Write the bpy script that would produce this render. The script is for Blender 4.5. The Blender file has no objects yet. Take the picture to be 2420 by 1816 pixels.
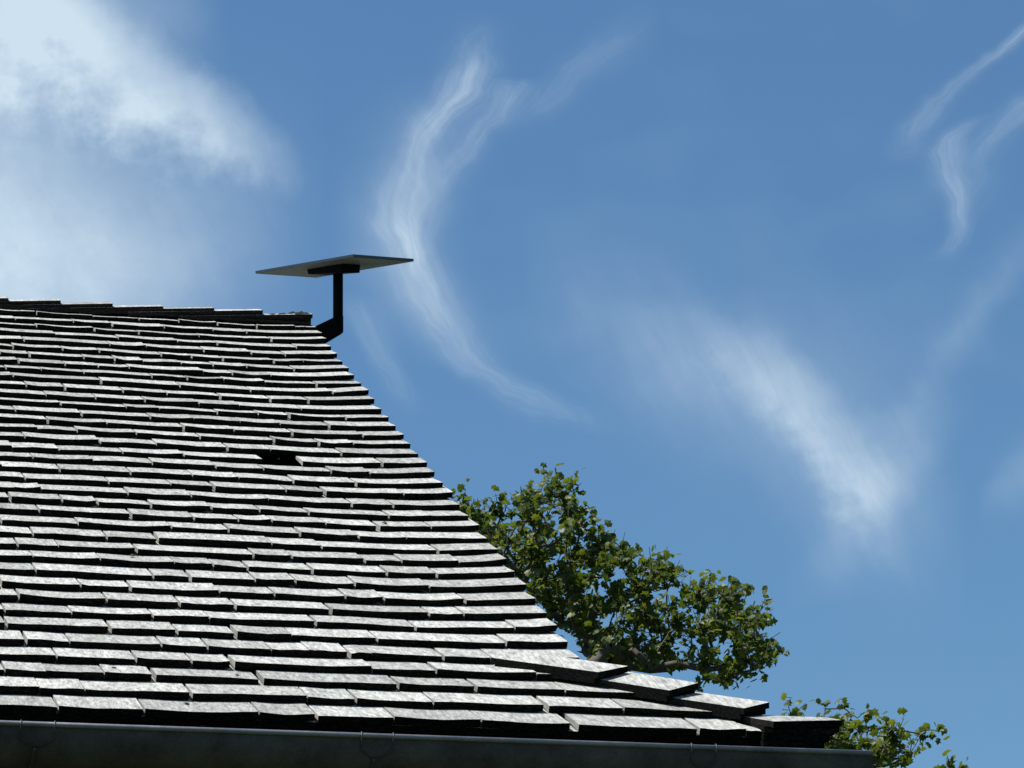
import bpy, math, random
import numpy as np
from mathutils import Vector, Matrix

random.seed(7); rng = np.random.default_rng(7)
scn = bpy.context.scene
col = scn.collection
R = math.radians

# ------------------------------------------------------------------ camera
PW, PH, FPX = 2420.0, 1816.0, 8390.0           # pixel frame the measurements were read in
CAM = Vector((0.0, 0.0, 1.6)); PITCH = R(20.0); ROLL = R(-1.479)
FW = Vector((0, math.cos(PITCH), math.sin(PITCH)))
_u = Vector((0, -math.sin(PITCH), math.cos(PITCH))); _r = Vector((1, 0, 0))
RT = _r * math.cos(ROLL) + _u * math.sin(ROLL); UP = _u * math.cos(ROLL) - _r * math.sin(ROLL)
cd = bpy.data.cameras.new('camera'); cam = bpy.data.objects.new('camera', cd); col.objects.link(cam)
cam.matrix_world = Matrix(((RT.x, UP.x, -FW.x, CAM.x), (RT.y, UP.y, -FW.y, CAM.y), (RT.z, UP.z, -FW.z, CAM.z), (0, 0, 0, 1)))
cd.sensor_width = 36.0; cd.lens = 36.0 * FPX / PW; cd.clip_start = 0.05; cd.clip_end = 6000
scn.camera = cam

def ray(x, y):
    return (FW + RT * ((x - PW / 2) / FPX) - UP * ((y - PH / 2) / FPX)).normalized()
def proj(p):
    q = p - CAM; d = q.dot(FW)
    return PW / 2 + FPX * q.dot(RT) / d, PH / 2 - FPX * q.dot(UP) / d

# ------------------------------------------------------------------ light
PSI = R(13.615)                                   # the house front is turned a little to the camera
E1 = Vector((math.cos(PSI), math.sin(PSI), 0)); E2 = Vector((-math.sin(PSI), math.cos(PSI), 0)); EZ = Vector((0, 0, 1))
SUN = (E1 * -0.45 + E2 * -0.03 + EZ * 0.89).normalized()
SUN_EL = math.asin(SUN.z); SUN_AZ = math.atan2(SUN.x, SUN.y)
sl = bpy.data.lights.new('sun', 'SUN'); sl.energy = 5.0; sl.angle = R(0.53); sl.color = (1.0, 0.965, 0.91)
so = bpy.data.objects.new('sun', sl); col.objects.link(so)
so.rotation_euler = SUN.to_track_quat('Z', 'Y').to_euler(); so.location = (0, 0, 30)

scn.view_settings.view_transform = 'Standard'; scn.view_settings.look = 'None'
scn.view_settings.exposure = 0.7; scn.view_settings.gamma = 1.0
scn.view_settings.use_curve_mapping = False

class NT:
    """tiny helper to write node trees as expressions"""
    def __init__(s, nt): s.t = nt; nt.nodes.clear()
    def n(s, typ, **kw):
        nd = s.t.nodes.new(typ)
        for k, v in kw.items(): setattr(nd, k, v)
        return nd
    def put(s, sock, v):
        if v is None: return
        if hasattr(v, 'is_output') or isinstance(v, bpy.types.NodeSocket): s.t.links.new(v, sock)
        else: sock.default_value = v
    def m(s, op, a, b=None, c=None, clamp=False):
        nd = s.n('ShaderNodeMath', operation=op, use_clamp=clamp)
        s.put(nd.inputs[0], a); s.put(nd.inputs[1], b); s.put(nd.inputs[2], c)
        return nd.outputs[0]
    def vm(s, op, a, b=None, scale=None):
        nd = s.n('ShaderNodeVectorMath', operation=op)
        s.put(nd.inputs[0], a); s.put(nd.inputs[1], b)
        if scale is not None: s.put(nd.inputs['Scale'], scale)
        return nd.outputs[0]
    def comb(s, x, y, z=0.0):
        nd = s.n('ShaderNodeCombineXYZ')
        for i, v in enumerate((x, y, z)): s.put(nd.inputs[i], v)
        return nd.outputs[0]
    def noise(s, vec, scale, detail=3.0, rough=0.5, dist=0.0, out=0):
        nd = s.n('ShaderNodeTexNoise')
        s.put(nd.inputs['Vector'], vec); s.put(nd.inputs['Scale'], scale); s.put(nd.inputs['Detail'], detail)
        s.put(nd.inputs['Roughness'], rough); s.put(nd.inputs['Distortion'], dist)
        return nd.outputs[out]
    def mr(s, v, a, b, c=0.0, d=1.0, smooth=False):
        nd = s.n('ShaderNodeMapRange', clamp=True)
        if smooth: nd.interpolation_type = 'SMOOTHSTEP'
        for i, q in enumerate((v, a, b, c, d)): s.put(nd.inputs[i], q)
        return nd.outputs[0]
    def mix(s, f, a, b, blend='MIX'):
        nd = s.n('ShaderNodeMix', data_type='RGBA', blend_type=blend)
        s.put(nd.inputs[0], f); s.put(nd.inputs[6], a); s.put(nd.inputs[7], b)
        return nd.outputs[2]
    def curve(s, v, pts):
        nd = s.n('ShaderNodeFloatCurve'); c = nd.mapping.curves[0]
        while len(c.points) < len(pts): c.points.new(0.5, 0.5)
        for p, (x, y) in zip(c.points, pts): p.location = (min(1, max(0, x)), min(1, max(0, y))); p.handle_type = 'AUTO_CLAMPED'
        nd.mapping.extend = 'HORIZONTAL'; nd.mapping.update(); s.put(nd.inputs['Value'], v); s.put(nd.inputs['Factor'], 1.0)
        return nd.outputs[0]

world = bpy.data.worlds.new('World'); scn.world = world; world.use_nodes = True
world.cycles.sampling_method = 'MANUAL'; world.cycles.sample_map_resolution = 256
scn.cycles.max_bounces = 3; scn.cycles.diffuse_bounces = 2; scn.cycles.glossy_bounces = 1; scn.cycles.transmission_bounces = 2
W = NT(world.node_tree)
sky = W.n('ShaderNodeTexSky', sky_type='NISHITA', sun_disc=False)
sky.sun_elevation = SUN_EL; sky.sun_rotation = SUN_AZ; sky.altitude = 0; sky.air_density = 1.4; sky.dust_density = 0.0; sky.ozone_density = 10.0
SKY_STRENGTH = 0.062
gen = W.n('ShaderNodeTexCoord').outputs['Generated']
sep = W.n('ShaderNodeSeparateXYZ'); W.put(sep.inputs[0], W.vm('NORMALIZE', gen))
AZ = W.m('MULTIPLY', W.m('ARCTAN2', sep.outputs[0], sep.outputs[1]), 57.2958)     # degrees, 0 = straight ahead, + to the right
EL = W.m('MULTIPLY', W.m('ARCSINE', sep.outputs[2]), 57.2958)
AZc = W.m('MULTIPLY', AZ, 0.94)                                                    # about true degrees at this height
base = W.comb(AZc, EL, 0.0)
def azel(x, y):
    d = ray(x, y); return math.degrees(math.atan2(d.x, d.y)), math.degrees(math.asin(d.z))
w1 = W.noise(base, 0.54, 1.0, 0.55, out=1); w2 = W.noise(base, 2.0, 1.0, 0.6, out=1)
sub = (0.5, 0.5, 0.5)
wv = W.vm('ADD', W.vm('SCALE', W.vm('SUBTRACT', w1, sub), scale=0.34), W.vm('SCALE', W.vm('SUBTRACT', w2, sub), scale=0.24))
ws = W.n('ShaderNodeSeparateXYZ'); W.put(ws.inputs[0], wv)
A = W.m('ADD', AZ, ws.outputs[0]); L = W.m('ADD', EL, ws.outputs[1])
PXDEG = math.degrees(1 / FPX)
_seed = [0]
FX, FY, FB = [], [], []
def stroke(pts, along='L', fib=1.0, puffy=0.0):
    """a wisp of cirrus: (x, y, half width in px, density) read along it, laid out in azimuth and elevation"""
    q = []
    for x, y, w, a in pts:
        az, el = azel(x, y)
        q.append(((el, az) if along == 'L' else (az, el)) + (w * PXDEG * (1.06 if along == 'L' else 1.0), a))
    q.sort()
    p0, p1 = q[0][0], q[-1][0]; c0 = min(v[1] for v in q) - .5; c1 = max(v[1] for v in q) + .5; wm = max(v[2] for v in q) * 1.001
    P, C = (L, A) if along == 'L' else (A, L)
    k = 1 / (p1 - p0); t = W.m('MULTIPLY_ADD', P, k, -p0 * k)
    T = lambda v: (v - p0) / (p1 - p0)
    ck = 1 / (c1 - c0); wmin = min(v[2] for v in q); K = (c1 - c0) / wmin
    cen = W.curve(t, [(T(v[0]), (v[1] - c0) * ck) for v in q])                    # the centre line, 0..1 between c0 and c1
    inv = W.curve(t, [(T(v[0]), wmin / v[2]) for v in q])                         # narrowness, 1 where it is thinnest
    amp = W.curve(t, [(T(v[0]), v[3]) for v in q])
    d = W.m('MULTIPLY', W.m('SUBTRACT', W.m('MULTIPLY_ADD', C, ck, -c0 * ck), cen), inv)     # times K = distance in half widths
    if puffy:
        d = W.m('MULTIPLY_ADD', d, K, W.m('MULTIPLY_ADD', PUFF, puffy, -.5 * puffy))
        body = W.m('MULTIPLY', W.mr(W.m('ABSOLUTE', d), 1.9, 0.0, smooth=True), PUFFV)
    else:
        body = W.m('EXPONENT', W.m('MULTIPLY', W.m('MULTIPLY', d, d), -K * K))
    r_ = W.m('MULTIPLY', body, amp)
    if fib and not puffy:
        FX.append(W.m('MULTIPLY', r_, W.m('MULTIPLY', d, K))); FY.append(W.m('MULTIPLY', r_, P)); FB.append(r_)
    return r_, bool(puffy) or not fib
PUFF = W.noise(base, 0.87, 4.0, 0.62)
PUFFV = W.mr(PUFF, 0.25, 0.7, 0.86, 1.06)
S = [
 # the tall wisp behind the antenna, its second strand and veil
 stroke([(1140, 30, 50, .0), (1118, 130, 52, .16), (1097, 205, 52, .40), (1045, 272, 48, .37), (998, 335, 48, .33), (967, 420, 54, .32), (957, 500, 58, .37), (962, 570, 50, .52), (987, 660, 52, .39), (1024, 730, 52, .36), (1068, 800, 50, .26), (1115, 855, 52, .22), (1190, 905, 56, .17), (1280, 960, 62, .14), (1400, 1040, 70, .0)]),
 stroke([(1225, 170, 40, .0), (1195, 232, 42, .20), (1155, 290, 44, .19), (1100, 360, 40, .17), (1050, 430, 50, .12), (1010, 540, 64, .0)]),
 stroke([(1060, 160, 100, .0), (960, 400, 110, .15), (940, 560, 105, .18), (1000, 720, 105, .14), (1100, 870, 90, .0)], fib=0),
 stroke([(835, 680, 46, .0), (868, 760, 40, .14), (905, 840, 32, .12), (950, 920, 30, .07), (985, 980, 30, .0)]),
 stroke([(1180, 290, 40, .0), (1290, 235, 44, .09), (1420, 130, 50, .10), (1560, 40, 70, .0)], 'A'),
 # wisps at the right edge
 stroke([(2700, -150, 26, .0), (2560, -40, 26, .18), (2420, 70, 24, .24), (2330, 145, 24, .18), (2245, 215, 28, .15), (2180, 290, 36, .13), (2130, 390, 40, .0)]),
 stroke([(2320, 260, 34, .0), (2262, 310, 32, .15), (2238, 360, 36, .24), (2248, 430, 34, .19), (2272, 500, 28, .20), (2262, 560, 26, .15), (2220, 640, 26, .0)]),
 stroke([(2700, 100, 60, .0), (2520, 200, 60, .15), (2420, 260, 54, .17), (2345, 330, 50, .13), (2310, 410, 50, .09), (2290, 540, 50, .0)]),
 stroke([(2470, 480, 60, .0), (2390, 610, 54, .09), (2300, 740, 50, .11), (2230, 850, 50, .09), (2170, 970, 50, .0)], fib=0),
 stroke([(2310, 1200, 44, .0), (2375, 1145, 54, .11), (2430, 1115, 64, .15), (2540, 1090, 80, .0)], 'A', fib=0),
 # the cloud at the middle right
 stroke([(1620, 780, 60, .0), (1735, 850, 74, .22), (1830, 910, 92, .33), (1905, 985, 98, .37), (1970, 1060, 100, .31), (2035, 1130, 104, .28), (2090, 1200, 90, .16), (2160, 1290, 70, .0)], 'A', puffy=1.7),
 stroke([(1440, 760, 140, .0), (1640, 880, 140, .14), (1800, 960, 180, .20), (1960, 1060, 210, .22), (2080, 1130, 200, .19), (2280, 1210, 160, .0)], 'A', fib=0),
 stroke([(2210, 880, 70, .0), (2150, 1000, 84, .14), (2100, 1090, 84, .20), (2060, 1170, 74, .24), (2020, 1250, 66, .15), (1980, 1340, 62, .08), (1940, 1440, 62, .0)], puffy=.8),
 stroke([(1230, 620, 150, .0), (1380, 760, 170, .09), (1560, 870, 170, .12), (1760, 980, 170, .0)], 'A', fib=0),
 # the cloud bank at the left
 stroke([(-900, -320, 190, .0), (-420, -140, 190, .66), (-150, -20, 180, .72), (0, 45, 165, .76), (150, 105, 140, .80), (300, 188, 118, .76), (420, 256, 98, .68), (530, 318, 78, .48), (620, 365, 58, .24), (720, 415, 44, .0)], 'A', puffy=1.9),
 stroke([(-1000, 100, 420, .0), (-420, 300, 420, .60), (0, 480, 370, .66), (180, 560, 330, .56), (340, 610, 300, .43), (470, 600, 280, .30), (590, 560, 250, .15), (780, 480, 210, .0)], 'A', fib=0),
 stroke([(-900, 700, 190, .0), (-420, 680, 190, .36), (0, 680, 160, .34), (200, 690, 130, .24), (360, 670, 110, .12), (520, 620, 90, .0)], 'A', fib=0),
 stroke([(-600, -200, 150, .0), (-200, -60, 140, .30), (100, 10, 130, .30), (330, 40, 110, .20), (540, 60, 100, .0)], 'A', fib=0),
]
# thin high haze over the whole sky, in and out of view alike
vv = W.comb(W.m('MULTIPLY', A, 0.08), W.m('MULTIPLY', L, 0.14), 4.2)
haze_d = W.mr(W.noise(vv, 1.6, 3.0, 0.6), 0.56, 0.85, 0.0, 0.10)
def total(lst):
    r_ = lst[0]
    for q in lst[1:]: r_ = W.m('ADD', r_, q)
    return r_
fb = W.m('ADD', total(FB), 0.01)
fv = W.comb(W.m('MULTIPLY', W.m('DIVIDE', total(FX), fb), 1.25), W.m('MULTIPLY', W.m('DIVIDE', total(FY), fb), 0.45), 0.0)
fibre = W.mr(W.noise(fv, 1.6, 4.0, 0.62), 0.27, 0.73, 0.52, 1.30)
wisp = W.m('MULTIPLY', total([q for q, p in S if not p]), fibre)
bank = W.m('ADD', W.m('MULTIPLY', total([q for q, p in S if p]), W.mr(PUFF, 0.3, 0.7, 0.82, 1.12)), haze_d)
dens = W.m('SUBTRACT', W.m('ADD', wisp, bank), W.m('MULTIPLY', wisp, bank))
# fine torn fibres, drawn out along the upper wind
fr = W.comb(W.m('ADD', W.m('MULTIPLY', A, 2.6), W.m('MULTIPLY', L, 1.3)), W.m('SUBTRACT', W.m('MULTIPLY', L, 0.45), W.m('MULTIPLY', A, 0.30)), 7.7)
frn = W.m('MULTIPLY', W.m('SUBTRACT', W.noise(fr, 1.0, 4.0, 0.68), 0.5), W.mr(A, -6.5, -3.5, 0.15, 0.75, smooth=True))
dens = W.m('MULTIPLY', dens, W.m('ADD', frn, 1.0))
dens = W.m('MINIMUM', W.m('MAXIMUM', dens, 0.0), 0.92)
CLOUD = (6.5, 7.9, 9.0, 1)
skyc = W.mix(dens, W.vm('MULTIPLY', sky.outputs[0], (0.90, 1.025, 1.02)), CLOUD)
bg = W.n('ShaderNodeBackground'); W.put(bg.inputs[0], skyc); bg.inputs[1].default_value = SKY_STRENGTH
wo = W.n('ShaderNodeOutputWorld'); W.put(wo.inputs[0], bg.outputs[0])

# ------------------------------------------------------------------ helpers
WM = {}                                        # world matrices, so nothing waits for a depsgraph update
def tag(o, label=None, cat=None, group=None, kind=None):
    for k, v in (('label', label), ('category', cat), ('group', group), ('kind', kind)):
        if v: o[k] = v
    return o
def link(o, parent=None, mw=None):
    col.objects.link(o); mw = mw if mw is not None else Matrix.Identity(4); WM[o.name] = mw.copy()
    if parent is not None:
        o.parent = parent; o.matrix_parent_inverse = Matrix.Identity(4)
        o.matrix_basis = WM[parent.name].inverted() @ mw
    else: o.matrix_basis = mw
    return o
def mesh(name, verts, faces, mats, parent=None, mw=None, mi=None, smooth=False):
    """world-space verts unless mw is given, in which case they are local to mw"""
    if mw is None and parent is not None:
        mw = WM[parent.name].copy(); inv = mw.inverted(); verts = [inv @ Vector(v) for v in verts]
    me = bpy.data.meshes.new(name); me.from_pydata([tuple(v) for v in verts], [], faces)
    for m in (mats if isinstance(mats, (list, tuple)) else [mats]): me.materials.append(m)
    if mi is not None: me.polygons.foreach_set('material_index', mi)
    if smooth: me.polygons.foreach_set('use_smooth', [True] * len(me.polygons))
    me.update()
    return link(bpy.data.objects.new(name, me), parent, mw)
def empty(name, mw, parent=None):
    o = bpy.data.objects.new(name, None); o.empty_display_size = .2
    return link(o, parent, mw)
def box_vf(o, a, b, c):
    """box from corner o along vectors a, b, c (right handed: outward faces)"""
    v = [o, o + a, o + a + b, o + b, o + c, o + a + c, o + a + b + c, o + b + c]
    return v, [(0, 3, 2, 1), (4, 5, 6, 7), (0, 1, 5, 4), (1, 2, 6, 5), (2, 3, 7, 6), (3, 0, 4, 7)]
def tube_vf(path, radii, n=8, cap=True):
    path = [Vector(p) for p in path]; V = []; Fc = []; up = None
    for i, p in enumerate(path):
        t = (path[min(i + 1, len(path) - 1)] - path[max(i - 1, 0)]).normalized()
        if up is None or abs(up.dot(t)) > .98: up = t.orthogonal().normalized()
        x = (up - t * up.dot(t)).normalized(); y = t.cross(x); up = x
        r = radii[i] if hasattr(radii, '__len__') else radii
        for k in range(n):
            a = 2 * math.pi * k / n; V.append(p + x * (r * math.cos(a)) + y * (r * math.sin(a)))
    for i in range(len(path) - 1):
        for k in range(n):
            a, b = i * n + k, i * n + (k + 1) % n; Fc.append((a, b, b + n, a + n))
    if cap: Fc.append(tuple(reversed(range(n)))); Fc.append(tuple(range((len(path) - 1) * n, len(path) * n)))
    return V, Fc
def join(parts):
    V = []; Fc = []
    for v, f in parts:
        b = len(V); V += list(v); Fc += [tuple(i + b for i in q) for q in f]
    return V, Fc

# ------------------------------------------------------------------ materials
def mat(name):
    m = bpy.data.materials.new(name); m.use_nodes = True; return m, NT(m.node_tree)
def principled(T, color, rough=0.8, metallic=0.0, spec=0.4, normal=None):
    p = T.n('ShaderNodeBsdfPrincipled'); T.put(p.inputs['Base Color'], color); T.put(p.inputs['Roughness'], rough)
    T.put(p.inputs['Metallic'], metallic); T.put(p.inputs['Specular IOR Level'], spec)
    if normal is not None: T.put(p.inputs['Normal'], normal)
    o = T.n('ShaderNodeOutputMaterial'); T.put(o.inputs[0], p.outputs[0]); return p
def bump(T, h, strength=0.4, dist=0.002):
    b = T.n('ShaderNodeBump'); T.put(b.inputs['Height'], h); b.inputs['Strength'].default_value = strength; b.inputs['Distance'].default_value = dist
    return b.outputs[0]
def rnd(T):
    oi = T.n('ShaderNodeObjectInfo').outputs['Random']; gi = T.n('ShaderNodeNewGeometry').outputs['Random Per Island']
    return T.m('FRACT', T.m('ADD', oi, gi))
def wood(name, lo, hi, tone=(0.74, 1.08), speck=0.5):
    """old split shakes: fine grain up the slope, rain streaks, lichen blotches, a tone of its own for each piece"""
    m, T = mat(name); r = rnd(T)
    oc = T.n('ShaderNodeTexCoord').outputs['Object']
    v = T.vm('ADD', oc, T.comb(T.m('MULTIPLY', r, 37.0), T.m('MULTIPLY', r, 71.0), T.m('MULTIPLY', r, 13.0)))
    g1 = T.noise(T.vm('MULTIPLY', v, (1.0, 0.075, 1.0)), 190.0, 4.0, 0.66)
    g2 = T.noise(T.vm('MULTIPLY', v, (1.0, 0.32, 1.0)), 85.0, 3.0, 0.6)
    st = T.noise(T.vm('MULTIPLY', v, (1.0, 0.07, 1.0)), 45.0, 2.0, 0.5)
    bl = T.noise(v, 14.0, 3.0, 0.6)
    g = T.m('ADD', T.m('MULTIPLY', g1, 0.55), T.m('MULTIPLY', g2, 0.45))
    c = T.mix(T.mr(g, 0.33, 0.62), lo, hi)
    c = T.mix(T.mr(T.noise(v, 240.0, 2.0, 0.6), 0.58, 0.72, 0.0, speck), c, (0.06, 0.057, 0.052, 1))
    r2 = T.m('FRACT', T.m('MULTIPLY', r, 17.3)); r3 = T.m('FRACT', T.m('MULTIPLY', r, 53.7))
    lich = T.m('MULTIPLY', T.mr(bl, 0.50, 0.66), T.mr(r3, 0.35, 1.0, 0.0, 0.55))
    c = T.mix(lich, c, T.mix(r2, (0.20, 0.19, 0.165, 1), (0.27, 0.265, 0.25, 1)))
    ton = T.m('MULTIPLY', T.mr(T.m('POWER', r, 0.7), 0.0, 1.0, tone[0], tone[1]), T.mr(st, 0.3, 0.7, 0.82, 1.13))
    c = T.mix(1.0, c, T.mix(r2, (0.99, 1.0, 0.965, 1), (0.995, 1.0, 0.95, 1)), 'MULTIPLY')
    principled(T, T.vm('SCALE', c, scale=ton), 0.84, 0.0, 0.3, bump(T, g, 0.6, 0.003)); return m
M_TOP = wood('weathered_wood', (0.13, 0.128, 0.123, 1), (0.52, 0.518, 0.505, 1), (0.66, 1.04), 0.40)
M_SIDE = wood('wood_edge', (0.15, 0.14, 0.13, 1), (0.34, 0.325, 0.31, 1), (0.8, 1.05), 0.2)
def dark_wood(name, a, b):
    m, T = mat(name); oc = T.n('ShaderNodeTexCoord').outputs['Object']; r = rnd(T)
    v = T.vm('ADD', oc, T.comb(T.m('MULTIPLY', r, 37.0), T.m('MULTIPLY', r, 71.0), 0.0))
    g = T.noise(T.vm('MULTIPLY', v, (0.5, 1.0, 1.6)), 150.0, 4.0, 0.7)
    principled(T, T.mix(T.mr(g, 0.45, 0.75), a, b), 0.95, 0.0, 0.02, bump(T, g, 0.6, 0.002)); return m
M_BUTT = dark_wood('shaded_end_grain', (0.0025, 0.0025, 0.0025, 1), (0.022, 0.020, 0.018, 1))  # dark end grain, with the shade on the butts painted into it too
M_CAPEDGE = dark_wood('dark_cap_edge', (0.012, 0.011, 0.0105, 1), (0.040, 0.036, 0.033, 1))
M_DECK = dark_wood('roof_boarding', (0.02, 0.017, 0.014, 1), (0.05, 0.042, 0.035, 1))
def metal(name, c, rough, metallic, var=0.3, spec=0.5):
    m, T = mat(name); oc = T.n('ShaderNodeTexCoord').outputs['Object']
    n = T.noise(oc, 9.0, 5.0, 0.65); n2 = T.noise(oc, 160.0, 2.0, 0.5)
    f = T.m('MULTIPLY', T.mr(n, 0.3, 0.7, 1 - var, 1 + var), T.mr(n2, 0.3, 0.7, 0.9, 1.1))
    cc = T.n('ShaderNodeRGB'); cc.outputs[0].default_value = c
    principled(T, T.vm('SCALE', cc.outputs[0], scale=f), T.mr(n, 0.3, 0.7, rough - .08, rough + .12), metallic, spec); return m
M_ZINC = metal('aged_zinc', (0.074, 0.068, 0.061, 1), 0.7, 0.0, 0.40, 0.06)
M_BEAD = metal('aged_zinc_rim', (0.20, 0.205, 0.215, 1), 0.42, 0.5)
M_WIRE = metal('steel_wire', (0.030, 0.028, 0.026, 1), 0.5, 0.0)
M_BLACK = metal('black_coated_steel', (0.004, 0.0045, 0.007, 1), 0.7, 0.0, 0.15, 0.06)
M_SHELL = metal('shaded_plastic_shell', (0.115, 0.114, 0.108, 1), 0.55, 0.0, 0.05)  # white plastic, its underside's shade painted in as grey
M_RIM = metal('dark_blue_panel_rim', (0.030, 0.043, 0.060, 1), 0.4, 0.0, 0.1)
M_FACE = metal('white_panel_face', (0.75, 0.75, 0.75, 1), 0.4, 0.0, 0.03)
def plaster():
    m, T = mat('plaster_wall'); oc = T.n('ShaderNodeTexCoord').outputs['Object']
    n = T.noise(oc, 5.0, 6.0, 0.6); principled(T, T.mix(n, (0.30, 0.28, 0.25, 1), (0.42, 0.40, 0.36, 1)), 0.9, 0, 0.2, bump(T, T.noise(oc, 120.0, 3.0), 0.4, 0.003)); return m
M_WALL = plaster()
def ground_mat():
    m, T = mat('lawn'); oc = T.n('ShaderNodeTexCoord').outputs['Object']
    n = T.noise(oc, 0.7, 8.0, 0.65); principled(T, T.mix(n, (0.022, 0.030, 0.012, 1), (0.050, 0.062, 0.024, 1)), 0.95, 0, 0.1); return m
def leaf_mat():
    m, T = mat('plane_leaf'); r = rnd(T)
    c = T.mix(r, (0.032, 0.056, 0.010, 1), (0.085, 0.112, 0.018, 1))
    pb = T.n('ShaderNodeBsdfPrincipled'); T.put(pb.inputs['Base Color'], c); pb.inputs['Roughness'].default_value = 0.5; pb.inputs['Specular IOR Level'].default_value = 0.35
    tr = T.n('ShaderNodeBsdfTranslucent'); T.put(tr.inputs[0], T.mix(r, (0.06, 0.105, 0.009, 1), (0.19, 0.235, 0.016, 1)))
    mx = T.n('ShaderNodeMixShader'); mx.inputs[0].default_value = 0.38; T.put(mx.inputs[1], pb.outputs[0]); T.put(mx.inputs[2], tr.outputs[0])
    o = T.n('ShaderNodeOutputMaterial'); T.put(o.inputs[0], mx.outputs[0]); return m
M_LEAF = leaf_mat()
def bark_mat():
    m, T = mat('bark'); oc = T.n('ShaderNodeTexCoord').outputs['Object']
    principled(T, T.mix(T.noise(oc, 6.0, 5.0, 0.6), (0.035, 0.03, 0.024, 1), (0.11, 0.10, 0.08, 1)), 0.9, 0, 0.2); return m
M_BARK = bark_mat()

# ------------------------------------------------------------------ ground
g = mesh('ground', [(-900, -900, 0), (900, -900, 0), (900, 900, 0), (-900, 900, 0)], [(0, 1, 2, 3)], ground_mat(), mw=Matrix.Identity(4)); tag(g, kind='structure')

# ------------------------------------------------------------------ the roof: frame and measured courses
SLOPE = R(31.28); EXPO = 0.136; TH = 0.0170
P0 = CAM + ray(500, 1682.6) * 8.1              # front edge of the eaves course
UPS = E2 * math.cos(SLOPE) + EZ * math.sin(SLOPE); NRM = -E2 * math.sin(SLOPE) + EZ * math.cos(SLOPE)
M_ROOF = Matrix(((E1.x, UPS.x, NRM.x, P0.x), (E1.y, UPS.y, NRM.y, P0.y), (E1.z, UPS.z, NRM.z, P0.z), (0, 0, 0, 1)))
M_INV = M_ROOF.inverted()
def on_plane(x, y, h=0.0):
    """pixel -> (s, c) on the plane h above the courses' front edges"""
    d = ray(x, y); t = ((P0 + NRM * h) - CAM).dot(NRM) / d.dot(NRM); q = M_INV @ (CAM + d * t); return q.x, q.y
def RP(s, c, h=0.0): return M_ROOF @ Vector((s, c, h))
YROW = [763.9, 780, 794.7, 811.1, 828.5, 844.6, 862, 879.9, 896, 915.3, 934.7, 954.5, 972.5, 993.0, 1013.3, 1033.6, 1056, 1079.2, 1101.8, 1126, 1149.7, 1175, 1198.9, 1224.6, 1251, 1278.7, 1306.8, 1335.5, 1366, 1397.2, 1428.2, 1460, 1493.7, 1529, 1564.5, 1600.5, 1640, 1682.6]
NR = len(YROW)                                 # 38 courses; row 1 is the topmost
CROW = [on_plane(500, y)[1] for y in YROW]
def s_at(row, x):
    """s where course `row` crosses pixel column x"""
    c = CROW[row - 1]; s = 0.0
    for _ in range(5):
        f = proj(RP(s, c))[0]; s -= (f - x) / ((proj(RP(s + 1e-3, c))[0] - f) / 1e-3)
    return s
EDGE = {1: (747, 773), 2: (761, 787), 3: (771.3, 801.9), 4: (783, 820.6), 5: (797.3, 835.8), 6: (809.8, 853.9), 7: (824.5, 870.8), 8: (836.9, 886.6), 9: (853.8, 905.8), 10: (871.4, 923), 11: (885.5, 943.4), 12: (901.3, 966.9), 13: (919.3, 987.8), 14: (935.7, 1010), 15: (955.2, 1028.8), 16: (970.5, 1049.3), 17: (988.6, 1073.5), 18: (1010, 1094), 19: (1027.1, 1116.7), 20: (1046.7, 1141.7), 21: (1070.8, 1164.3), 22: (1087.3, 1193), 23: (1107.8, 1218.6), 24: (1133.4, 1242.7), 25: (1151.2, 1271.3), 26: (1175.6, 1298.4), 27: (1196.7, 1323.4), 28: (1216.9, 1354.7), 29: (1244.6, 1383.3), 30: (1266.6, 1414.3), 31: (1292.2, 1448), 32: (1316.3, 1480), 33: (1341.9, 1517.3), 34: (1369, 1557)}
SR = {}; LIFT = {}
for r_, (x, y) in EDGE.items():
    s, h = 0.3, 0.015; c = CROW[r_ - 1]
    for _ in range(8):
        a = proj(RP(s, c, h)); b = proj(RP(s + 1e-3, c, h)); d = proj(RP(s, c, h + 1e-3))
        J = np.array([[b[0] - a[0], d[0] - a[0]], [b[1] - a[1], d[1] - a[1]]]) / 1e-3
        ds, dh = np.linalg.solve(J, [x - a[0], y - a[1]]); s += ds; h += dh
    SR[r_] = s; LIFT[r_] = h
print('edge s', [round(SR[k], 2) for k in (1, 5, 10, 20, 30, 34)], 'lift', [round(LIFT[k], 3) for k in EDGE])
for r_ in LIFT: LIFT[r_] = min(0.024, max(0.006, LIFT[r_]))
SWEEP = 0.36
# the hip at the foot of the end: from course 34 to the eaves corner
S_COR = s_at(38, 1828)
def s_hip(c): return SR[34] + (S_COR - SR[34]) * (CROW[33] - c) / (CROW[33] - CROW[37])
for k in range(35, 39): SR[k] = s_hip(CROW[k - 1]); LIFT[k] = 0.0
print('corner', S_COR, 'c34', CROW[33], 'c1', CROW[0], 'mean exposure', (CROW[0] - CROW[37]) / 37)
def lift(row, s):
    u = (s - (SR[row] - SWEEP)) / SWEEP; return LIFT[row] * max(0.0, u) ** 2

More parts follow.
